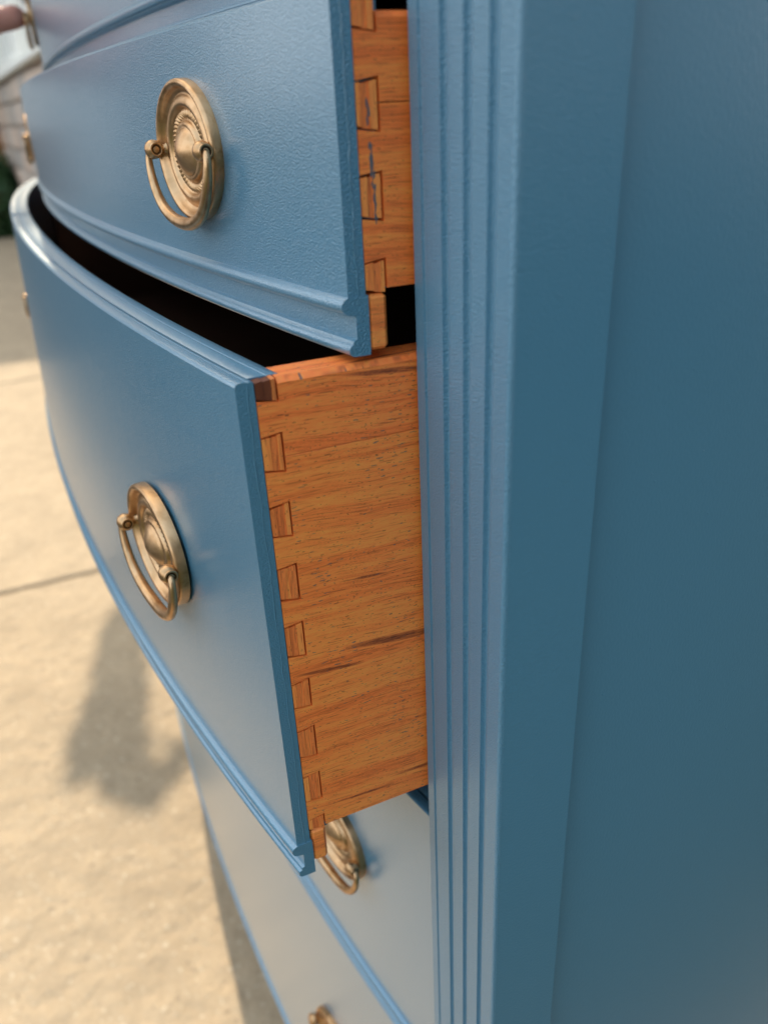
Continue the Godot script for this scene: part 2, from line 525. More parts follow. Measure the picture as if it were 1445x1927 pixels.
func make_pull_meshes() -> void:
	var s := Shape.new()
	var rx := 22.5
	var ry := 19.3
	# [share of the radius, height]
	var prof := [[1.0, 0.0], [1.0, 2.3], [0.99, 3.0], [0.965, 3.45], [0.935, 3.5], [0.91, 3.2], [0.885, 2.4], [0.86, 1.5], [0.82, 0.9], [0.795, 0.95], [0.775, 1.3], [0.75, 1.8], [0.71, 2.15], [0.67, 2.25], [0.64, 2.1], [0.62, 1.6], [0.605, 0.8], [0.44, 0.8], [0.43, 1.1], [0.42, 1.7], [0.40, 2.1], [0.375, 2.2], [0.352, 2.05], [0.338, 2.15], [0.32, 2.6], [0.29, 3.1], [0.23, 3.8], [0.16, 4.5], [0.09, 5.0], [0.035, 5.2], [0.0, 5.25]]
	var rings := []
	var n := 72
	for p in prof:
		var ring := PackedVector3Array()
		for k in n:
			var a := TAU * k / n
			ring.append(Vector3(cos(a) * rx * p[0], sin(a) * ry * p[0], p[1]) * 0.001)
		rings.append(ring)
	s.loft(rings, PackedInt32Array([1]), true)
	for k in n: s.tri(Vector3.ZERO, rings[0][k], rings[0][(k + 1) % n], 3)
	# the roped band between the dome and the outer step
	for k in 44:
		var a := TAU * k / 44.0
		var c := Vector3(cos(a) * rx * 0.528, sin(a) * ry * 0.525, 0.75)
		var out := Vector3(cos(a) / rx, sin(a) / ry, 0).normalized()
		var along := Vector3(-out.y, out.x, 0)
		var skew := (out + along * 0.45).normalized()
		var across := Vector3(-skew.y, skew.x, 0)
		var rim := []
		for q in 6:
			var w := TAU * q / 6.0
			rim.append((c + skew * cos(w) * 1.6 + across * sin(w) * 0.72) * 0.001)
		for q in 6: s.tri(rim[q], rim[(q + 1) % 6], (c + Vector3(0, 0, 1.1)) * 0.001, 4)
	s.turn = false
	plate_mesh = s.mesh()
	# post: a short neck and a ball with a cupped eye on its outer side (+x)
	s = Shape.new()
	var ballp := [[2.2, 1.4], [1.55, 2.0], [1.5, 2.9], [2.1, 3.4], [2.65, 4.2], [2.85, 5.2], [2.7, 6.2], [2.2, 7.1], [1.4, 7.7], [0.5, 7.95], [0.0, 8.0]]
	rings = []
	for p in ballp:
		var ring := PackedVector3Array()
		for k in 24:
			ring.append(Vector3(cos(TAU * k / 24.0) * p[0], sin(TAU * k / 24.0) * p[0], p[1]) * 0.001)
		rings.append(ring)
	s.loft(rings, PackedInt32Array([1]), true)
	s.turn = false
	post_mesh = s.mesh()
	# the raised lip of the eye, and its dark bottom
	s = Shape.new()
	rings = []
	for k in 21:
		var a := TAU * k / 20.0
		var ring := PackedVector3Array()
		for q in 8:
			var w := TAU * q / 8.0
			ring.append(Vector3(2.35 + sin(w) * 0.45, cos(a) * (1.75 + cos(w) * 0.42), 5.2 + sin(a) * (1.75 + cos(w) * 0.42)) * 0.001)
		rings.append(ring)
	s.loft(rings, PackedInt32Array([1]), true)
	ring_mesh = s.mesh()
	s = Shape.new()
	for k in 16:
		s.tri(Vector3(2.55, 0, 5.2) * 0.001, Vector3(2.72, cos(TAU * k / 16.0) * 1.5, 5.2 + sin(TAU * k / 16.0) * 1.5) * 0.001, Vector3(2.72, cos(TAU * (k + 1) / 16.0) * 1.5, 5.2 + sin(TAU * (k + 1) / 16.0) * 1.5) * 0.001, 1)
	s.turn = false
	hole_mesh = s.mesh()
	# bail: in through the eyes at both ends, thicker at the bottom
	s = Shape.new()
	var path := []
	var radii := []
	var half := [[18.4, 0.9, 5.2, 0.95], [21.5, 0.8, 5.3, 0.95], [23.6, 0.1, 5.5, 1.0], [24.4, -1.6, 5.8, 1.1], [24.2, -4.0, 6.0, 1.2], [23.0, -8.0, 6.2, 1.4], [20.6, -12.0, 6.3, 1.5], [17.0, -15.5, 6.3, 1.62], [12.6, -17.8, 6.2, 1.75], [7.0, -19.3, 6.1, 1.85], [2.4, -19.8, 6.0, 1.9]]
	for k in half.size():
		var h: Array = half[k]
		path.append(Vector3(h[0], h[1], h[2]) * 0.001)
		radii.append(h[3] * 0.001)
	for k in range(half.size() - 1, -1, -1):
		var h: Array = half[k]
		path.append(Vector3(-h[0], h[1], h[2]) * 0.001)
		radii.append(h[3] * 0.001)
	# smoothed twice
	for pass_ in 2:
		var p2 := [path[0]]
		var r2 := [radii[0]]
		for k in path.size() - 1:
			p2.append(path[k].lerp(path[k + 1], 0.25)); p2.append(path[k].lerp(path[k + 1], 0.75))
			r2.append(lerpf(radii[k], radii[k + 1], 0.25)); r2.append(lerpf(radii[k], radii[k + 1], 0.75))
		p2.append(path[-1]); r2.append(radii[-1])
		path = p2; radii = r2
	s.tube(path, radii, 12, 1)
	bail_mesh = s.mesh()


func pull(d: Node3D, x: float, y: float, z0: float, lean: Callable, size: float, droop := 0.0) -> void:
	var zf := func(xx: float) -> float: return z0 + bow(xx) + belly(xx) * float(lean.call(y))
	var slope := (float(zf.call(x + 5.0)) - float(zf.call(x - 5.0))) / 10.0
	var nrm := Vector3(-slope, 0, 1).normalized()
	var h := Node3D.new()
	h.name = numbered("handle", d)
	var b := Basis(Vector3.UP.cross(nrm).normalized(), Vector3.UP, nrm)
	h.transform = Transform3D(b.scaled(Vector3.ONE * size), at(x, y, float(zf.call(x)) - 0.3) - d.position)
	d.add_child(h, true)
	var one := func(called: String, m: Mesh, mat: Material, t := Transform3D.IDENTITY):
		var o := MeshInstance3D.new()
		o.name = numbered(called, h)
		o.mesh = m
		o.material_override = mat
		o.transform = t
		h.add_child(o, true)
	one.call("plate", plate_mesh, M.brass)
	for sx: float in [-1.0, 1.0]:
		var t := Transform3D(Basis.IDENTITY if sx > 0 else Basis(Vector3.UP, 0.0), Vector3(20.3 * sx, 0.6, 0) * 0.001)
		one.call("post", post_mesh, M.brass, t)
		one.call("eye", ring_mesh, M.brass, t)
		one.call("socket", hole_mesh, M.brass_dark, t)
	one.call("bail", bail_mesh, M.brass, Transform3D(Basis(Vector3.RIGHT, droop), Vector3.ZERO))


func chest() -> void:
	var c := thing("dresser", at(-495.0, -GROUND, -230.0), "blue painted bow front chest with a fluted corner pilaster and panelled side", "dresser")
	var xc := -7.75      # the front right corner
	var zc := -5.03
	# pilaster: four flutes between flat fillets, drawn as a profile in x and z and run up the corner
	var pts := [[-51.0, -42.0, 1], [-51.0, zc - 0.5, 2], [-50.6, zc, 3]]
	for fl in [[-46.4, -44.6, 0.6], [-36.7, -33.0, 1.3], [-27.1, -23.4, 1.3], [-17.5, -13.8, 1.3]]:
		# steep on the left, coming up slowly on the right
		var cuts := [[0.0, 0.0], [0.03, 0.3], [0.07, 0.9], [0.14, 1.0], [0.22, 0.95], [0.34, 0.7], [0.5, 0.45], [0.7, 0.2], [0.87, 0.05], [1.0, 0.0]]
		for k in cuts.size():
			pts.append([lerpf(fl[0], fl[1], cuts[k][0]), zc - fl[2] * cuts[k][1], (3 if k == cuts.size() - 1 else 4)])
	for k in 6:
		var a := PI * 0.5 * (1.0 - k / 5.0)
		pts.append([xc - 1.1 + cos(a) * 1.1, zc - 1.1 + sin(a) * 1.1, 6 if k < 5 else 10])
	pts.append([xc, zc - 1.3, 7])
	pts.append([xc - 6.5, zc - 1.3, 8])
	pts.append([xc - 6.5, -27.0, 9])
	pts.append([xc - 16.0, -27.0, 11])
	pts.append([xc - 16.0, -42.0, 12])
	var s := Shape.new()
	var rings := []
	var flat := PackedVector2Array()
	var gs := PackedInt32Array()
	for p in pts:
		flat.append(Vector2(p[0], p[1]))
		gs.append(p[2])
	for y in [-690.0, 118.0]:
		var ring := PackedVector3Array()
		for p in pts: ring.append(at(p[0], y, p[1]))
		rings.append(ring)
	s.loft(rings, gs, true)
	s.cap(rings[0], flat)
	s.cap(rings[1], flat, true)
	put("fluted_pilaster", s, M.post, c)
	# side: front stile with a small cove down to the recessed panel, and the rear stile
	s = Shape.new()
	pts = [[zc - 1.32, xc - 0.03, 1], [-27.8, xc + 1.9, 2], [-27.9, xc + 1.75, 6], [-27.92, xc - 3.2, 3], [-28.6, xc - 6.0, 4], [zc - 1.32, xc - 6.0, 5]]
	rings = []
	flat = PackedVector2Array()
	gs = PackedInt32Array()
	for p in pts:
		flat.append(Vector2(p[0], p[1]))
		gs.append(p[2])
	for y in [-690.0, 118.0]:
		var ring := PackedVector3Array()
		for p in pts: ring.append(at(p[1], y, p[0]))
		rings.append(ring)
	s.loft(rings, gs, true)
	s.cap(rings[0], flat)
	s.cap(rings[1], flat, true)
	put("side_stile", s, M.paint, c)
	boxed("side_panel", Vector3(xc - 12.0, -680.0, -420.0), Vector3(xc - 3.0, 110.0, -28.3), 0.3, M.brushed, c)
	rng.seed = 77
	s = Shape.new()
	for k in 70:
		var z := rng.randf_range(-100.0, -8.0)
		var y := rng.randf_range(-230.0, 15.0)
		var x := xc - 3.0 if z < -28.0 else xc + 1.9 * (zc - z) / 22.0
		var r := rng.randf_range(0.12, 0.3) * 0.001
		var p := at(x, y, z)
		for q in 5:
			var a0 := TAU * q / 5.0
			var a1 := TAU * (q + 1) / 5.0
			s.tri(p + Vector3(r * 0.7, 0, 0), p + Vector3(0, cos(a0) * r, sin(a0) * r * 1.3), p + Vector3(0, cos(a1) * r, sin(a1) * r * 1.3), 1)
	put("dust_nibs", s, M.paint, c).set_meta("kind", "stuff")
	boxed("side_stile", Vector3(xc - 12.0, -690.0, -460.0), Vector3(xc, 118.0, -420.2), 1.0, M.paint, c)
	boxed("side_rail", Vector3(xc - 12.0, -690.2, -420.0), Vector3(xc - 0.02, -640.0, -28.6), 1.0, M.paint, c)
	boxed("side_rail", Vector3(xc - 12.0, 80.0, -420.0), Vector3(xc - 0.02, 118.0, -28.6), 1.0, M.paint, c)
	var xl := -2.0 * 495.7 + 7.75
	boxed("corner_pilaster", Vector3(xl, -690.0, -42.0), Vector3(xl + 43.0, 118.0, zc), 1.2, M.paint, c)
	boxed("side_panel", Vector3(xl, -690.0, -460.0), Vector3(xl + 12.0, 118.0, -42.2), 1.0, M.paint, c)
	boxed("back_panel", Vector3(xl + 12.2, -680.0, -458.0), Vector3(xc - 12.2, 116.0, -450.0), 0.5, M.old_wood, c)
	for y in [-670.0, -401.5, -229.0, -57.5 + 5.0, 25.0]:
		boxed("drawer_rail", Vector3(xl + 12.3, y - 2.0, -448.0), Vector3(xc - 12.3, y + 3.0, -48.0), 0.5, M.old_wood, c)
	put("bottom_rail", bowed([[-700.0, -34.0, 1], [-673.0, -34.0, 2], [-673.0, -14.0, 3], [-700.0, -14.0, 4]], -10.0, func(_y): return 0.0, XR + 1.6, XR - FRONT_W - 1.6), M.paint, c)
	# top with a rounded edge that follows the bow
	var prof := [[118.3, -455.0, 1], [138.0, -455.0, 2]]
	for k in 7:
		var a := PI * 0.5 - PI * k / 6.0
		prof.append([128.15 + sin(a) * 9.85, 4.0 + cos(a) * 7.0, 3])
	s = Shape.new()
	rings = []
	flat = PackedVector2Array()
	for i in 41:
		var x := lerpf(10.0, xl - 18.0, i / 40.0)
		var ring := PackedVector3Array()
		for p in prof: ring.append(at(x, p[0], p[1] if p[1] < -100.0 else p[1] + maxf(0.0, bow(clampf(x, XR - FRONT_W, XR)))))
		rings.append(ring)
	for p in prof: flat.append(Vector2(p[1], p[0]))
	s.loft(rings, PackedInt32Array([1, 2, 3, 3, 3, 3, 3, 3, 4]), true)
	s.cap(rings[0], flat)
	s.cap(rings[-1], flat, true)
	put("top_board", s, M.paint, c)
	for fx in [xl + 24.0, -36.0]:
		for fz in [-34.0, -430.0]:
			s = Shape.new()
			var path := []
			var rr := []
			for k in 7:
				var t := k / 6.0
				path.append(at(fx, -690.2 - 109.6 * t, fz))
				rr.append((26.0 - 10.0 * sin(t * PI * 0.5) + (3.0 if k == 6 else 0.0)) * 0.001)
			s.tube(path, rr, 16, 1)
			put("foot", s, M.paint, c)


func drawers() -> void:
	make_pull_meshes()
	var none := func(_y: float) -> float: return 0.0
	var tip := func(y: float) -> float: return 4.4 * (-1.0 + 2.0 * (y + 56.7) / (-226.4 + 56.7))
	var d := drawer("drawer", "closed top drawer whose brass handle a finger is hooking", -10.0, 100.0, 24.5, none, M.sprayed)
	drawer_box(d, -10.0, 94.0, 40.0, [], -999.0, M.oak_small, M.oak_small)
	pull(d, -692.0, 76.0, -10.0, none, 1.0)
	# the shallow second drawer
	d = drawer("drawer", "shallow blue drawer pulled slightly open, second from the top", 11.7, 22.6, -55.0, none, M.sprayed)
	var pins := [[14.6, 22.2], [-4.5, 5.0], [-23.3, -13.9], [-40.0, -33.0]]
	drawer_box(d, 11.7, 17.9, -39.3, pins, 0.6, M.oak_small, M.oak_small)
	for k in pins.size(): pin(d, pins[k][0], pins[k][1], 6.9, 1.9, 3 if k == 2 else 0)
	end_block(d, 11.7, -40.5, -54.2)
	# old blue paint dragged down over the joint, in broken patches
	rng.seed = 41
	var smear := Shape.new()
	for k in 26:
		var y := lerpf(4.0, -23.5, pow(rng.randf(), 0.7))
		var c := at(XR + 0.035, y, 4.3 + 0.035 * y + rng.randf_range(-0.35, 0.35))
		var ring := []
		for q in 7:
			var a := TAU * q / 7.0
			ring.append(c + Vector3(0, sin(a) * rng.randf_range(0.5, 1.5), cos(a) * rng.randf_range(0.12, 0.42)) * 0.001)
		for q in 7: smear.tri(c + Vector3(0.00003, 0, 0), ring[q], ring[(q + 1) % 7], 1)
	put("paint_smear", smear, M.blue_smear, d).set_meta("kind", "stuff")
	seam(d, 9.2, 21.5, -40.4, 3)
	pull(d, -134.0, -9.7, 11.7, none, 1.0)
	pull(d, -712.0, -12.0, 11.7, none, 1.0)
	# the deep third drawer, pulled out furthest
	d = drawer("drawer", "deep blue drawer pulled out furthest, its dovetailed oak side showing", 41.7, -56.7, -226.4, tip, M.front)
	pins = [[-62.0, -57.0], [-80.7, -71.3], [-99.4, -90.4], [-119.2, -108.9], [-138.3, -127.7], [-156.9, -147.8], [-176.2, -165.6], [-194.6, -184.3], [-207.5, -202.8]]
	drawer_box(d, 41.7, -56.9, -207.0, pins, -77.2, M.oak_top, M.oak_low)
	for k in pins.size(): pin(d, pins[k][0], pins[k][1], 36.9, 31.8, 2 if k == 0 else (1 if k % 3 == 0 else 0))
	end_block(d, 41.7, -208.0, -222.0)
	seam(d, 38.9, -57.6, -212.0, 7)
	pull(d, -133.0, -134.5, 42.8, tip, 1.14)
	pull(d, -700.0, -142.0, 41.7, tip, 1.0)
	d = drawer("drawer", "closed blue drawer just below the deep open one, its handle half hidden", -10.0, -228.6, -398.5, none, M.paint)
	drawer_box(d, -10.0, -232.0, -385.0, [], -999.0, M.oak_small, M.oak_low)
	pull(d, -131.0, -303.0, -10.0, none, 1.14)
	d = drawer("drawer", "closed lowest drawer next to the ground shadow", -10.0, -400.5, -668.0, none, M.paint)
	drawer_box(d, -10.0, -404.0, -655.0, [], -999.0, M.oak_small, M.oak_low)
	pull(d, -158.0, -520.0, -10.0, none, 1.14)


# block of end grain behind the lower moulding, at the right end of an open drawer
func end_block(d: Node3D, z0: float, hi: float, lo: float) -> void:
	var s := Shape.new()
	s.box(at(XR - 22.0, lo, z0 - 10.2), at(XR + 0.05, hi, z0 - 5.15), 0.0009)
	put("end_block", s, M.pin_oak, d, func(v: Vector3) -> Vector2: return Vector2((v.z * 1000.0 - z0) / 12.0, (v.y * 1000.0) / 24.0))


# the fine ridge of paint down the end of a drawer front
func seam(d: Node3D, z: float, y0: float, y1: float, seed_: int) -> void:
	var n := FastNoiseLite.new()
	n.seed = seed_
	n.frequency = 0.12
	var path := []
	var rr := []
	for k in 41:
		var y := lerpf(y0, y1, k / 40.0)
		path.append(at(XR + 0.01, y, z + n.get_noise_1d(y) * 0.5))
		rr.append(0.00019 + 0.00008 * n.get_noise_1d(y * 3.0 + 50.0))
	var s := Shape.new()
	s.tube(path, rr, 6, 1)
	put("paint_ridge", s, M.paint, d)


# ---------------------------------------------------------------- hand: one skin over a chain of bones
func skin_over(bones: Array, cell: float, blend: float) -> Shape:
	var lo := Vector3(1e9, 1e9, 1e9)
	var hi := -lo
	for b in bones:
		for e in [[b[0], b[2]], [b[1], b[3]]]:
			lo = lo.min(e[0] - Vector3.ONE * (e[1] + cell * 3.0))
			hi = hi.max(e[0] + Vector3.ONE * (e[1] + cell * 3.0))
	var n := Vector3i(((hi - lo) / cell).ceil()) + Vector3i.ONE
	var f := PackedFloat32Array()
	f.resize(n.x * n.y * n.z)
	f.fill(1.0)
	for b in bones:
		var a: Vector3 = b[0]
		var c: Vector3 = b[1]
		var reach: float = maxf(b[2], b[3]) + blend * 2.0 + cell * 2.0
		var l0 := Vector3i((a.min(c) - Vector3.ONE * reach - lo) / cell).max(Vector3i.ZERO)
		var h0 := Vector3i((a.max(c) + Vector3.ONE * reach - lo) / cell + Vector3.ONE).min(n - Vector3i.ONE)
		var ac := c - a
		var ll := maxf(ac.length_squared(), 1e-12)
		for z in range(l0.z, h0.z + 1):
			for y in range(l0.y, h0.y + 1):
				for x in range(l0.x, h0.x + 1):
					var p := lo + Vector3(x, y, z) * cell
					var t := clampf((p - a).dot(ac) / ll, 0.0, 1.0)
					var dist: float = p.distance_to(a + ac * t) - lerpf(b[2], b[3], t)
					var i := (z * n.y + y) * n.x + x
					var o := f[i]
					if o > 0.9: f[i] = dist
					else:
						var hh := maxf(blend - absf(o - dist), 0.0) / blend
						f[i] = minf(o, dist) - hh * hh * blend * 0.25
	var s := Shape.new()
	var place := {}
	for z in n.z - 1:
		for y in n.y - 1:
			for x in n.x - 1:
				var inside := 0
				var sum := Vector3.ZERO
				var cuts := 0
				var val := []
				for k in 8:
					var q := f[((z + (k >> 2)) * n.y + y + ((k >> 1) & 1)) * n.x + x + (k & 1)]
					val.append(q)
					if q < 0.0: inside += 1
				if inside == 0 or inside == 8: continue
				for e in [[0, 1], [2, 3], [4, 5], [6, 7], [0, 2], [1, 3], [4, 6], [5, 7], [0, 4], [1, 5], [2, 6], [3, 7]]:
					var va: float = val[e[0]]
					var vb: float = val[e[1]]
					if (va < 0.0) == (vb < 0.0): continue
					var t := va / (va - vb)
					var pa := Vector3(e[0] & 1, (e[0] >> 1) & 1, e[0] >> 2)
					var pb := Vector3(e[1] & 1, (e[1] >> 1) & 1, e[1] >> 2)
					sum += pa.lerp(pb, t)
					cuts += 1
				place[Vector3i(x, y, z)] = lo + (Vector3(x, y, z) + sum / cuts) * cell
	for q: Vector3i in place:
		for axis in 3:
			var e := Vector3i.ZERO
			e[axis] = 1
			var i0 := (q.z * n.y + q.y) * n.x + q.x
			var q1: Vector3i = q + e
			if q1.x >= n.x or q1.y >= n.y or q1.z >= n.z: continue
			var i1 := (q1.z * n.y + q1.y) * n.x + q1.x
			if (f[i0] < 0.0) == (f[i1] < 0.0): continue
			var b := Vector3i.ZERO
			b[(axis + 1) % 3] = 1
			var c := Vector3i.ZERO
			c[(axis + 2) % 3] = 1
			if not (place.has(q - b) and place.has(q - c) and place.has(q - b - c)): continue
			if f[i0] < 0.0: s.quad(place[q], place[q - c], place[q - b - c], place[q - b], 1)
			else: s.quad(place[q], place[q - b], place[q - b - c], place[q - c], 1)
	return s


func limb(list: Array, a: Vector3, b: Vector3, ra: float, rb: float) -> void:
	list.append([at(a.x, a.y, a.z), at(b.x, b.y, b.z), ra * 0.001, rb * 0.001])


func merge(into: Shape, from: Shape) -> void:
	into.v.append_array(from.v)
	into.uv.append_array(from.uv)
	into.g.append_array(from.g)


func person() -> void:
	var p := thing("person", at(-1180.0, -GROUND, 600.0), "person hooking one index finger on the brass pull of the top drawer", "person")
	# the right hand
	var X := -676.0
	var hand := []
	var wrist := Vector3(X + 14, 40, 208)
	# index finger, nearly straight, its tip pressed up against the bail
	limb(hand, Vector3(X, 70.5, 38), Vector3(X + 1, 67, 62), 8.0, 8.8)
	limb(hand, Vector3(X + 1, 67, 62), Vector3(X + 2, 66, 88), 8.9, 9.8)
	limb(hand, Vector3(X + 2, 66, 88), Vector3(X + 5, 60, 130), 10.0, 11.0)
	# the other fingers, curled back towards the palm
	for k in 3:
		var x := X - 20.0 - 18.0 * k
		var r := 9.4 - 0.8 * k
		var mcp := Vector3(x + 5.0, 59.0 - 2.0 * k, 131.0 + 5.0 * k)
		var pip := Vector3(x, 66.0 - 4.0 * k, 92.0 + 7.0 * k)
		var dip := Vector3(x, 45.0 - 2.0 * k, 84.0 + 8.0 * k)
		limb(hand, mcp, pip, r + 1.4, r + 0.4)
		limb(hand, pip, dip, r + 0.4, r)
		limb(hand, dip, Vector3(x + 1.0, 33.0, 99.0 + 6.0 * k), r, r - 1.2)
		limb(hand, mcp, Vector3(wrist.x - 8.0 - 4.0 * k, 40, 195), 12.0, 14.0)
	limb(hand, Vector3(X + 5, 60, 130), Vector3(wrist.x + 4.0, 42, 195), 12.5, 15.0)
	# thumb, from the side of the palm
	limb(hand, Vector3(X + 24, 34, 178), Vector3(X + 36, 34, 142), 14.0, 11.5)
	limb(hand, Vector3(X + 36, 34, 142), Vector3(X + 30, 42, 112), 11.0, 9.8)
	limb(hand, Vector3(X + 30, 42, 112), Vector3(X + 20, 48, 90), 9.8, 8.0)
	limb(hand, Vector3(X - 18, 48, 160), Vector3(wrist.x - 4.0, 38, 205), 18.0, 17.0)
	limb(hand, Vector3(X + 10, 46, 165), Vector3(wrist.x + 6.0, 38, 205), 17.0, 17.0)
	limb(hand, wrist + Vector3(-8, -2, -3), Vector3(-704, 75, 250), 19.0, 22.0)
	limb(hand, wrist + Vector3(8, -2, -3), Vector3(-694, 85, 255), 19.0, 22.0)
	for b in hand:
		b[0].y += 0.0055
		b[1].y += 0.0055
		b[2] *= 1.08
		b[3] *= 1.08
	var body := skin_over(hand, 0.0036, 0.007)
	# the left hand, hanging relaxed
	hand = []
	var lw := Vector3(-1345, -40, 560)
	limb(hand, lw + Vector3(0, 25, 0), lw + Vector3(0, -70, -8), 24.0, 26.0)
	for k in 4:
		var z := -34.0 + 20.0 * k
		var long: float = [0.92, 1.0, 0.94, 0.76][k]
		limb(hand, lw + Vector3(0, -62, z * 0.7), lw + Vector3(2, -112 * long, z), 11.0, 9.5)
		limb(hand, lw + Vector3(2, -112 * long, z), lw + Vector3(12, -148 * long, z), 9.5, 8.6)
		limb(hand, lw + Vector3(12, -148 * long, z), lw + Vector3(26, -170 * long, z), 8.6, 7.6)
	limb(hand, lw + Vector3(8, -20, -22), lw + Vector3(22, -62, -48), 13.0, 11.0)
	limb(hand, lw + Vector3(22, -62, -48), lw + Vector3(26, -98, -52), 10.5, 8.5)
	merge(body, skin_over(hand, 0.005, 0.008))
	# the figure, leaning towards the drawer; the clothes are shells over the same bones
	var f := []
	var legs := []
	var top := []
	var hip := Vector3(-1190, 110, 610)
	var waist := Vector3(-1165, 260, 560)
	var chest_ := Vector3(-1120, 420, 490)
	var neck := Vector3(-1092, 590, 440)
	var elbow := Vector3(-850, 275, 375)
	var elbow2 := Vector3(-1350, 230, 600)
	for set_ in [[f, 0.0], [top, 14.0]]:
		var l: Array = set_[0]
		var e: float = set_[1]
		limb(l, hip, waist, 130 + e, 118 + e)
		limb(l, waist, chest_, 118 + e, 126 + e)
		limb(l, Vector3(-1205, 490, 490), Vector3(-1020, 505, 450), 74 + e, 74 + e)
		limb(l, chest_, neck - Vector3(0, 2.0 * e, 0), 118 + e, 52 + e)
		limb(l, Vector3(-990, 500, 440), elbow, 52 + e, 40 + e)
		limb(l, elbow, Vector3(-724, 130, 280), 40 + e, 27 + e)
		limb(l, Vector3(-1240, 480, 500), elbow2, 52 + e, 40 + e)
		limb(l, elbow2, lw + Vector3(0, 60, 8), 40 + e, 28 + e)
	limb(f, Vector3(-724, 130, 280), Vector3(-680, 66, 225), 27, 23)
	limb(f, lw + Vector3(0, 60, 8), lw + Vector3(0, 10, 0), 28, 25)
	limb(f, neck, neck + Vector3(4, 70, -25), 52, 54)
	var head := neck + Vector3(8, 145, -42)
	limb(f, head, head + Vector3(6, -45, -20), 86, 62)
	limb(f, head + Vector3(20, -35, -92), head + Vector3(20, -50, -98), 10, 13)
	for sx: float in [-1.0, 1.0]:
		limb(f, head + Vector3(84 * sx, -20, 6), head + Vector3(82 * sx, -40, 2), 13, 10)
		var hx := hip.x + 82.0 * sx
		for set_ in [[f, 0.0], [legs, 16.0]]:
			var e: float = set_[1]
			limb(set_[0], Vector3(hx, 75, 610), Vector3(hx + 8 * sx, -340, 580), 88 + e, 58 + e)
			limb(set_[0], Vector3(hx + 8 * sx, -340, 580), Vector3(hx + 12 * sx, -735, 640), 58 + e, 36 + e * 1.4)
	merge(body, skin_over(f, 0.014, 0.05))
	put("body", body, M.skin, p)
	limb(legs, Vector3(hip.x, 110, 610), Vector3(hip.x + 4, 165, 592), 148, 144)
	put("trousers", skin_over(legs, 0.014, 0.05), M.denim, p)
	put("sleeved_top", skin_over(top, 0.014, 0.05), M.knit, p)
	var hair := []
	limb(hair, head + Vector3(0, 30, 20), head + Vector3(0, -45, 55), 92, 78)
	limb(hair, head + Vector3(0, -45, 65), head + Vector3(0, -145, 100), 70, 45)
	put("hair", skin_over(hair, 0.012, 0.04), M.hair, p)
	for sx: float in [-1.0, 1.0]:
		var eye := Shape.new()
		var c := head + Vector3(16 + 32 * sx, -12, -70)
		eye.tube([at(c.x, c.y, c.z), at(c.x, c.y, c.z - 14), at(c.x, c.y, c.z - 20)], [0.012, 0.011, 0.004], 10)
		put("eye", eye, M.hair, p)
		var shoe := []
		var fx := hip.x + 94.0 * sx
		limb(shoe, Vector3(fx, -752, 655), Vector3(fx + 12 * sx, -764, 530), 44, 36)
		limb(shoe, Vector3(fx + 10 * sx, -766, 530), Vector3(fx + 18 * sx, -772, 465), 36, 27)
		put("shoe", skin_over(shoe, 0.01, 0.03), M.hair, p)


# ---------------------------------------------------------------- the place around it
func driveway() -> void:
	var g := Node3D.new()
	g.name = "driveway"
	g.set_meta("kind", "structure")
	add_child(g, true)
	for i in range(1, 6):
		for j in 1:
			var xa := 138.0 - 1500.0 * i + 4.0
			var wide := 1492.0
			var za := -560.0
			var slab := Shape.new()
			slab.box(at(xa, -GROUND - 90.0, za + 4.0), at(xa + wide, -GROUND, 520.0), 0.005)
			put("slab", slab, M.concrete, g)
	var s := Shape.new()
	s.box(at(-60000, -GROUND - 200.0, -40000), at(40000, -GROUND - 12.0, 60000), 0.001)
	var o := put("ground", s, M.joint, self)
	o.set_meta("kind", "structure")
	s = Shape.new()
	s.box(at(-7379.0, -GROUND - 11.0, 526.0), at(149.0, -GROUND - 4.0, 60000), 0.001)  # unseen dark asphalt, added for the drawer fronts to mirror
	o = put("added_road", s, M.asphalt, self)
	o.set_meta("kind", "structure")
	s = Shape.new()
	s.box(at(-60000, -GROUND - 11.0, -40000), at(-7380.0, -GROUND - 6.0, 60000), 0.001)
	s.box(at(150, -GROUND - 11.0, -40000), at(40000.0, -GROUND - 6.0, 60000), 0.001)  # unseen right strip, added so the panelled side mirrors darker ground
	o = put("lawn", s, M.grass, self)
	o.set_meta("kind", "structure")


func leaves(s: Shape, c: Vector3, size: float) -> void:
	var a := Vector3(rng.randfn(), rng.randfn(), rng.randfn()).normalized()
	var b := a.cross(Vector3(rng.randfn(), rng.randfn(), rng.randfn())).normalized()
	var n := a.cross(b) * size * 0.12
	s.tri(c - a * size, c + b * size * 0.45 + n, c + a * size, -1)
	s.tri(c - a * size, c + a * size, c - b * size * 0.45 + n, -1)


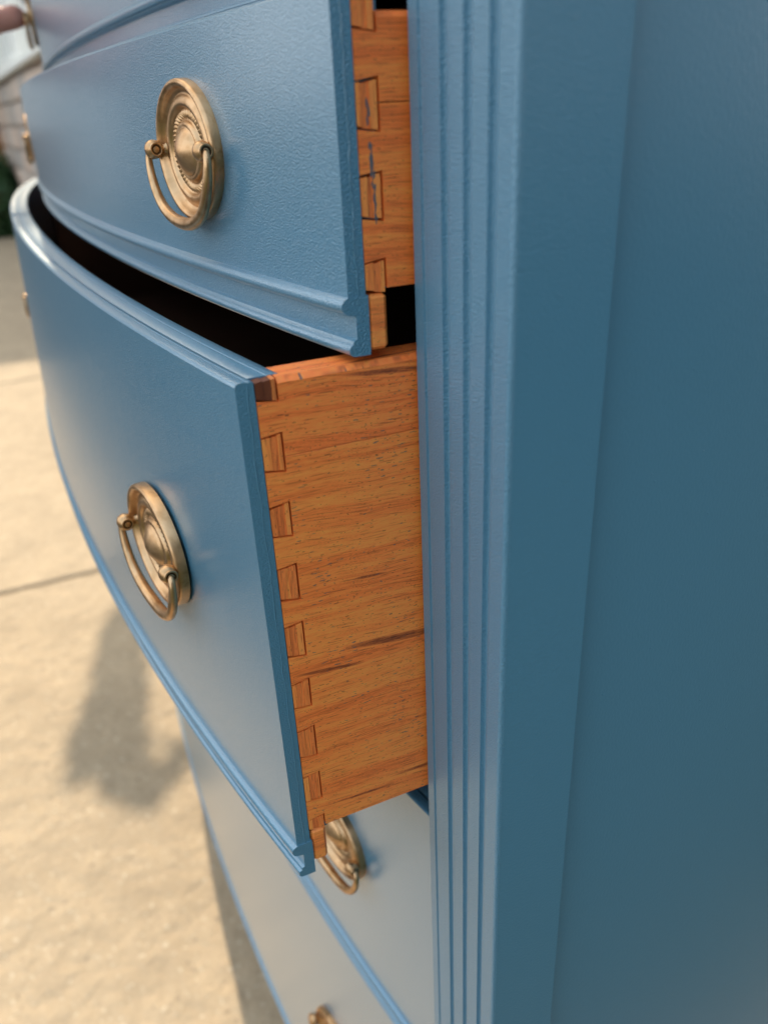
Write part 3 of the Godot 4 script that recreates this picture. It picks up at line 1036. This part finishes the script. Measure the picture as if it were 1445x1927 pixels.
func house() -> void:
	var wz := func(x: float) -> float: return -532.0 - 0.0503 * x
	var h := thing("house", at(-6000.0, -GROUND, -250.0), "pale house wall with white window above a stone base behind the chest", "house")
	var ang := atan(0.0503)
	var wall := func(called: String, x0: float, x1: float, y0: float, y1: float, d0: float, d1: float, ch: float, mat: Material, parent: Node):
		# a block that follows the slightly turned wall line; d is the distance out of it
		var s := Shape.new()
		s.box(Vector3(0, y0 + GROUND, d0) * 0.001, Vector3((x1 - x0), y1 + GROUND, d1) * 0.001, ch * 0.001)
		var t := Transform3D(Basis(Vector3.UP, ang), at(x0, -GROUND, wz.call(x0)))
		for i in s.v.size(): s.v[i] = t * s.v[i]
		return put(called, s, mat, parent)
	var xl := -7880.0
	wall.call("wall", xl, -1400.0, -GROUND, 2000.0, -300.0, 0.0, 2.0, M.cream, h)
	wall.call("stone_backing", xl - 30.0, -1400.0, -GROUND, 262.0, 0.5, 60.0, 2.0, M.mortar, h)
	wall.call("stone_cap", xl - 60.0, -1400.0, 263.0, 300.0, 0.5, 130.0, 8.0, M.trim, h)
	# stones, laid in courses
	var y := -GROUND + 4.0
	var row := 0
	while y < 250.0:
		var hh := minf(rng.randf_range(110.0, 150.0), 260.0 - y)
		var x := xl - 30.0 - rng.randf_range(0.0, 60.0) * (row % 2)
		while x < -3600.0:
			var w := rng.randf_range(190.0, 380.0)
			wall.call("stone", maxf(x, xl - 36.0) + 6.0, x + w - 6.0, y + 5.0, y + hh - 5.0, 60.5, 82.0 + rng.randf_range(0.0, 22.0), 14.0, M["stone%d" % rng.randi_range(0, 3)], h)
			x += w
		y += hh
		row += 1
	# window, with its casing, mullions and panes
	var w := Node3D.new()
	w.name = "window"
	h.add_child(w, true)
	wall.call("frame", -5640.0, -5400.0, 340.0, 1700.0, 1.0, 70.0, 6.0, M.trim, w)
	wall.call("frame", -7600.0, -7480.0, 340.0, 1700.0, 1.0, 60.0, 6.0, M.trim, w)
	wall.call("sill", -7660.0, -5340.0, 300.5, 340.0, 1.0, 120.0, 6.0, M.trim, w)
	for k in 4:
		var x := -5640.0 - 400.0 * k
		wall.call("pane", x - 395.0, x - 45.0, 342.0, 1690.0, 12.0, 16.0, 0.5, M.pane, w)
		wall.call("blind", x - 395.0, x - 45.0, 342.0, 1690.0, 2.0, 6.0, 0.5, M.room, w)
		wall.call("mullion", x - 440.0, x - 396.0, 340.5, 1690.0, 1.0, 50.0, 4.0, M.trim, w)
	wall.call("roof", xl - 500.0, -1000.0, 2000.5, 2080.0, -3000.0, 20.0, 10.0, M.roof, h)
	# the neighbouring wing whose roof shades the far end of the drive
	var n := thing("garage", at(-9500.0, -GROUND, 2000.0), "pale garage beyond the left corner of the stone base, with a dark red door", "building")
	boxed("wall", Vector3(-11500, -GROUND, -1500), Vector3(-8420, 3200, 5500), 10, M.cream, n)
	boxed("door", Vector3(-8419, -GROUND + 20.0, -420), Vector3(-8395, 1250, 60), 4, M.red_wall, n)
	boxed("roof", Vector3(-11800, 3201, -1700), Vector3(-8060, 3340, 5800), 20, M.roof, n)
	var fnc := thing("fence", at(-8200.0, -GROUND, 500.0), "low brown board fence behind the green shrub", "fence")
	for k in 16:
		boxed("board", Vector3(-8230, -GROUND, -420.0 + 150.0 * k), Vector3(-8205, -60.0 + 14.0 * sin(k * 2.1), -276.0 + 150.0 * k), 3, M.fence, fnc)
	boxed("rail", Vector3(-8260, -300, -420), Vector3(-8231, -220, 1980), 3, M.fence, fnc)
	var b := thing("shrub", at(-7500.0, -GROUND, 150.0), "dense green shrub at the far left edge of the drive", "shrub")
	rng.seed = 5
	var s := Shape.new()
	s.turn = false
	for k in 5200:
		var u := Vector3(rng.randfn(), rng.randfn(), rng.randfn()).normalized()
		var r := 0.75 + 0.3 * rng.randf()
		var lump := 1.0 + 0.16 * sin(u.x * 7.0 + 1.0) * sin(u.y * 6.0) + 0.1 * sin(u.z * 11.0)
		leaves(s, at(-7430.0 + u.x * 420.0 * r * lump, maxf(-560.0 + u.y * 380.0 * r * lump, -795.0), 210.0 + u.z * 360.0 * r * lump), 0.032)
	put("foliage", s, M.bush, b).set_meta("kind", "stuff")
	s = Shape.new()
	for k in 5:
		s.tube([at(-7430 + 20.0 * k - 40.0, -GROUND, 210 + 12.0 * k), at(-7430 + 90.0 * (k - 2), -560, 210 + 70.0 * sin(k * 2.0))], [0.014, 0.006], 6)
	put("stem", s, M.bark, b)


# unseen brick wall, added to darken what the glossy fronts mirror at the horizon
func added_wall() -> void:
	var w := thing("added_wall", at(-8000.0, -GROUND, 14000.0), "long brick wall added out of view to darken the mirrored horizon", "wall")
	boxed("wall", Vector3(-26000, -GROUND, 14000), Vector3(4000, 300, 14240), 10, M.brick, w)
	boxed("coping", Vector3(-26000, 301, 13970), Vector3(4000, 380, 14270), 10, M.mortar, w)


# an unseen leafy screen, added right of the chest to darken its side
func added_hedge() -> void:
	var b := thing("added_hedge", at(2550.0, -GROUND, -600.0), "unseen leafy screen added on the right to darken the panelled side", "added_hedge")
	rng.seed = 15
	var s := Shape.new()
	s.turn = false
	for k in 30000:
		var p := Vector3(rng.randf_range(2000, 2700), rng.randf_range(-780, 1700), rng.randf_range(-3200, 1800))
		if rng.randf() < 0.6: p.x = 2000.0 + absf(rng.randfn()) * 60.0 + 25.0 * sin(p.z * 0.013) * sin(p.y * 0.011)
		leaves(s, at(p.x, p.y, p.z), rng.randf_range(0.03, 0.05))
	put("foliage", s, M.added_hedge, b).set_meta("kind", "stuff")
	for k in 12:
		s = Shape.new()
		s.tube([at(2550, -GROUND, -3000 + 420 * k), at(2530 + 20 * sin(k), 1200, -2990 + 420 * k)], [0.03, 0.012], 6)
		put("stem", s, M.bark, b)


# a street tree off to the left; one low spray of leaves shades the drive in front of the chest
func tree(sun: Vector3) -> void:
	var t := thing("tree", at(-6950.0, -GROUND, 1550.0), "leafy tree beside the drive whose crown and one low spray shade the concrete", "tree")
	rng.seed = 9
	var s := Shape.new()
	var path := [at(-6950, -GROUND, 1550), at(-6940, 300, 1540), at(-6910, 1300, 1520), at(-6890, 2200, 1510), at(-6900, 3500, 1530)]
	s.tube(path, [0.11, 0.095, 0.085, 0.07, 0.035], 12)
	put("trunk", s, M.bark, t)
	s = Shape.new()
	var spray := at(-900, -GROUND, 110) + sun * 3.25
	s.tube([path[3], at(-5600, 3300, 900), at(-4300, 3450, 200), spray + Vector3(-0.45, 1.5, -0.1), spray + Vector3(-0.25, 0.4, -0.2), spray], [0.045, 0.035, 0.025, 0.014, 0.008, 0.004], 8)
	put("branch", s, M.bark, t)
	s = Shape.new()
	s.turn = false
	# leaves of the spray hang where their shadow falls on the drive
	var drop := func(x: float, z: float, size: float):
		leaves(s, at(x, -GROUND, z) + sun * (3.2 + rng.randf_range(-0.12, 0.12)), size)
	for k in 420:
		var u := rng.randf()
		var v := rng.randf_range(-1.0, 1.0)
		drop.call(lerpf(-1180.0, -790.0, u), lerpf(45.0, 125.0, u) + v * lerpf(22.0, 52.0, u), 0.03)
	for k in 110:
		var u := rng.randf()
		drop.call(lerpf(-800.0, -715.0, u) + rng.randf_range(-18.0, 18.0), lerpf(125.0, 95.0, u) + rng.randf_range(-16.0, 16.0), 0.024)
	for k in 90:
		var u := rng.randf()
		drop.call(lerpf(-715.0, -775.0, u) + rng.randf_range(-16.0, 16.0), lerpf(100.0, 15.0, u) + rng.randf_range(-10.0, 10.0), 0.024)
	for k in 4200:
		var u := Vector3(rng.randfn(), rng.randfn(), rng.randfn()).normalized() * pow(rng.randf(), 0.4)
		leaves(s, at(-6900 + u.x * 1050, 3000 + u.y * 750, 1500 + u.z * 880), 0.08)
	put("foliage", s, M.leaf, t).set_meta("kind", "stuff")


func _ready() -> void:
	rng.seed = 1
	var sun_dir := Vector3(-1.2, 1.0, -0.09).normalized()
	var cam := Camera3D.new()
	cam.name = "camera"
	add_child(cam)
	var right := Vector3(0.4137743587521323, -0.045046256736614956, -0.9092643251797172)
	var down := Vector3(0.3985349022189282, -0.8890239030365317, 0.22540279876792996)
	var ahead := Vector3(-0.8185112750179008, -0.45563946865354576, -0.3499027888516392)
	cam.transform = Transform3D(Basis(right, -down, -ahead).orthonormalized(), at(125.9, 0.0, 81.6))
	var lens := CameraAttributesPhysical.new()
	lens.frustum_focal_length = 18.61
	lens.frustum_focus_distance = 0.235
	lens.frustum_near = 0.01
	lens.frustum_far = 200.0
	lens.exposure_aperture = 7.0
	cam.attributes = lens
	cam.fov = 65.64
	cam.near = 0.01
	cam.far = 200.0
	cam.current = true
	var we := WorldEnvironment.new()
	we.name = "environment"
	var env := Environment.new()
	env.background_mode = Environment.BG_SKY
	var sky := ProceduralSkyMaterial.new()
	sky.sky_top_color = Color(0.65, 0.71, 0.775)
	sky.sky_horizon_color = Color(0.93, 0.92, 0.90)
	sky.sky_curve = 0.16
	sky.ground_bottom_color = Color(0.5, 0.47, 0.42)
	sky.ground_horizon_color = Color(0.7, 0.68, 0.64)
	sky.sun_angle_max = 65.0
	sky.sun_curve = 0.75
	env.sky = Sky.new()
	env.sky.sky_material = sky
	env.background_energy_multiplier = 2.0
	env.tonemap_mode = Environment.TONE_MAPPER_LINEAR
	env.tonemap_exposure = 1.65
	env.sdfgi_enabled = true
	env.ssao_enabled = true
	env.ssil_enabled = true
	we.environment = env
	add_child(we)
	var sun := DirectionalLight3D.new()
	sun.name = "sun"
	sun.light_energy = 1.05
	sun.light_color = Color(1.0, 0.93, 0.82)
	sun.light_angular_distance = 0.53
	sun.shadow_enabled = true
	sun.look_at_from_position(Vector3.ZERO, -sun_dir, Vector3.UP)
	add_child(sun)
	make_materials()
	driveway()
	house()
	chest()
	drawers()
	added_hedge()
	added_wall()
	person()
	tree(sun_dir)
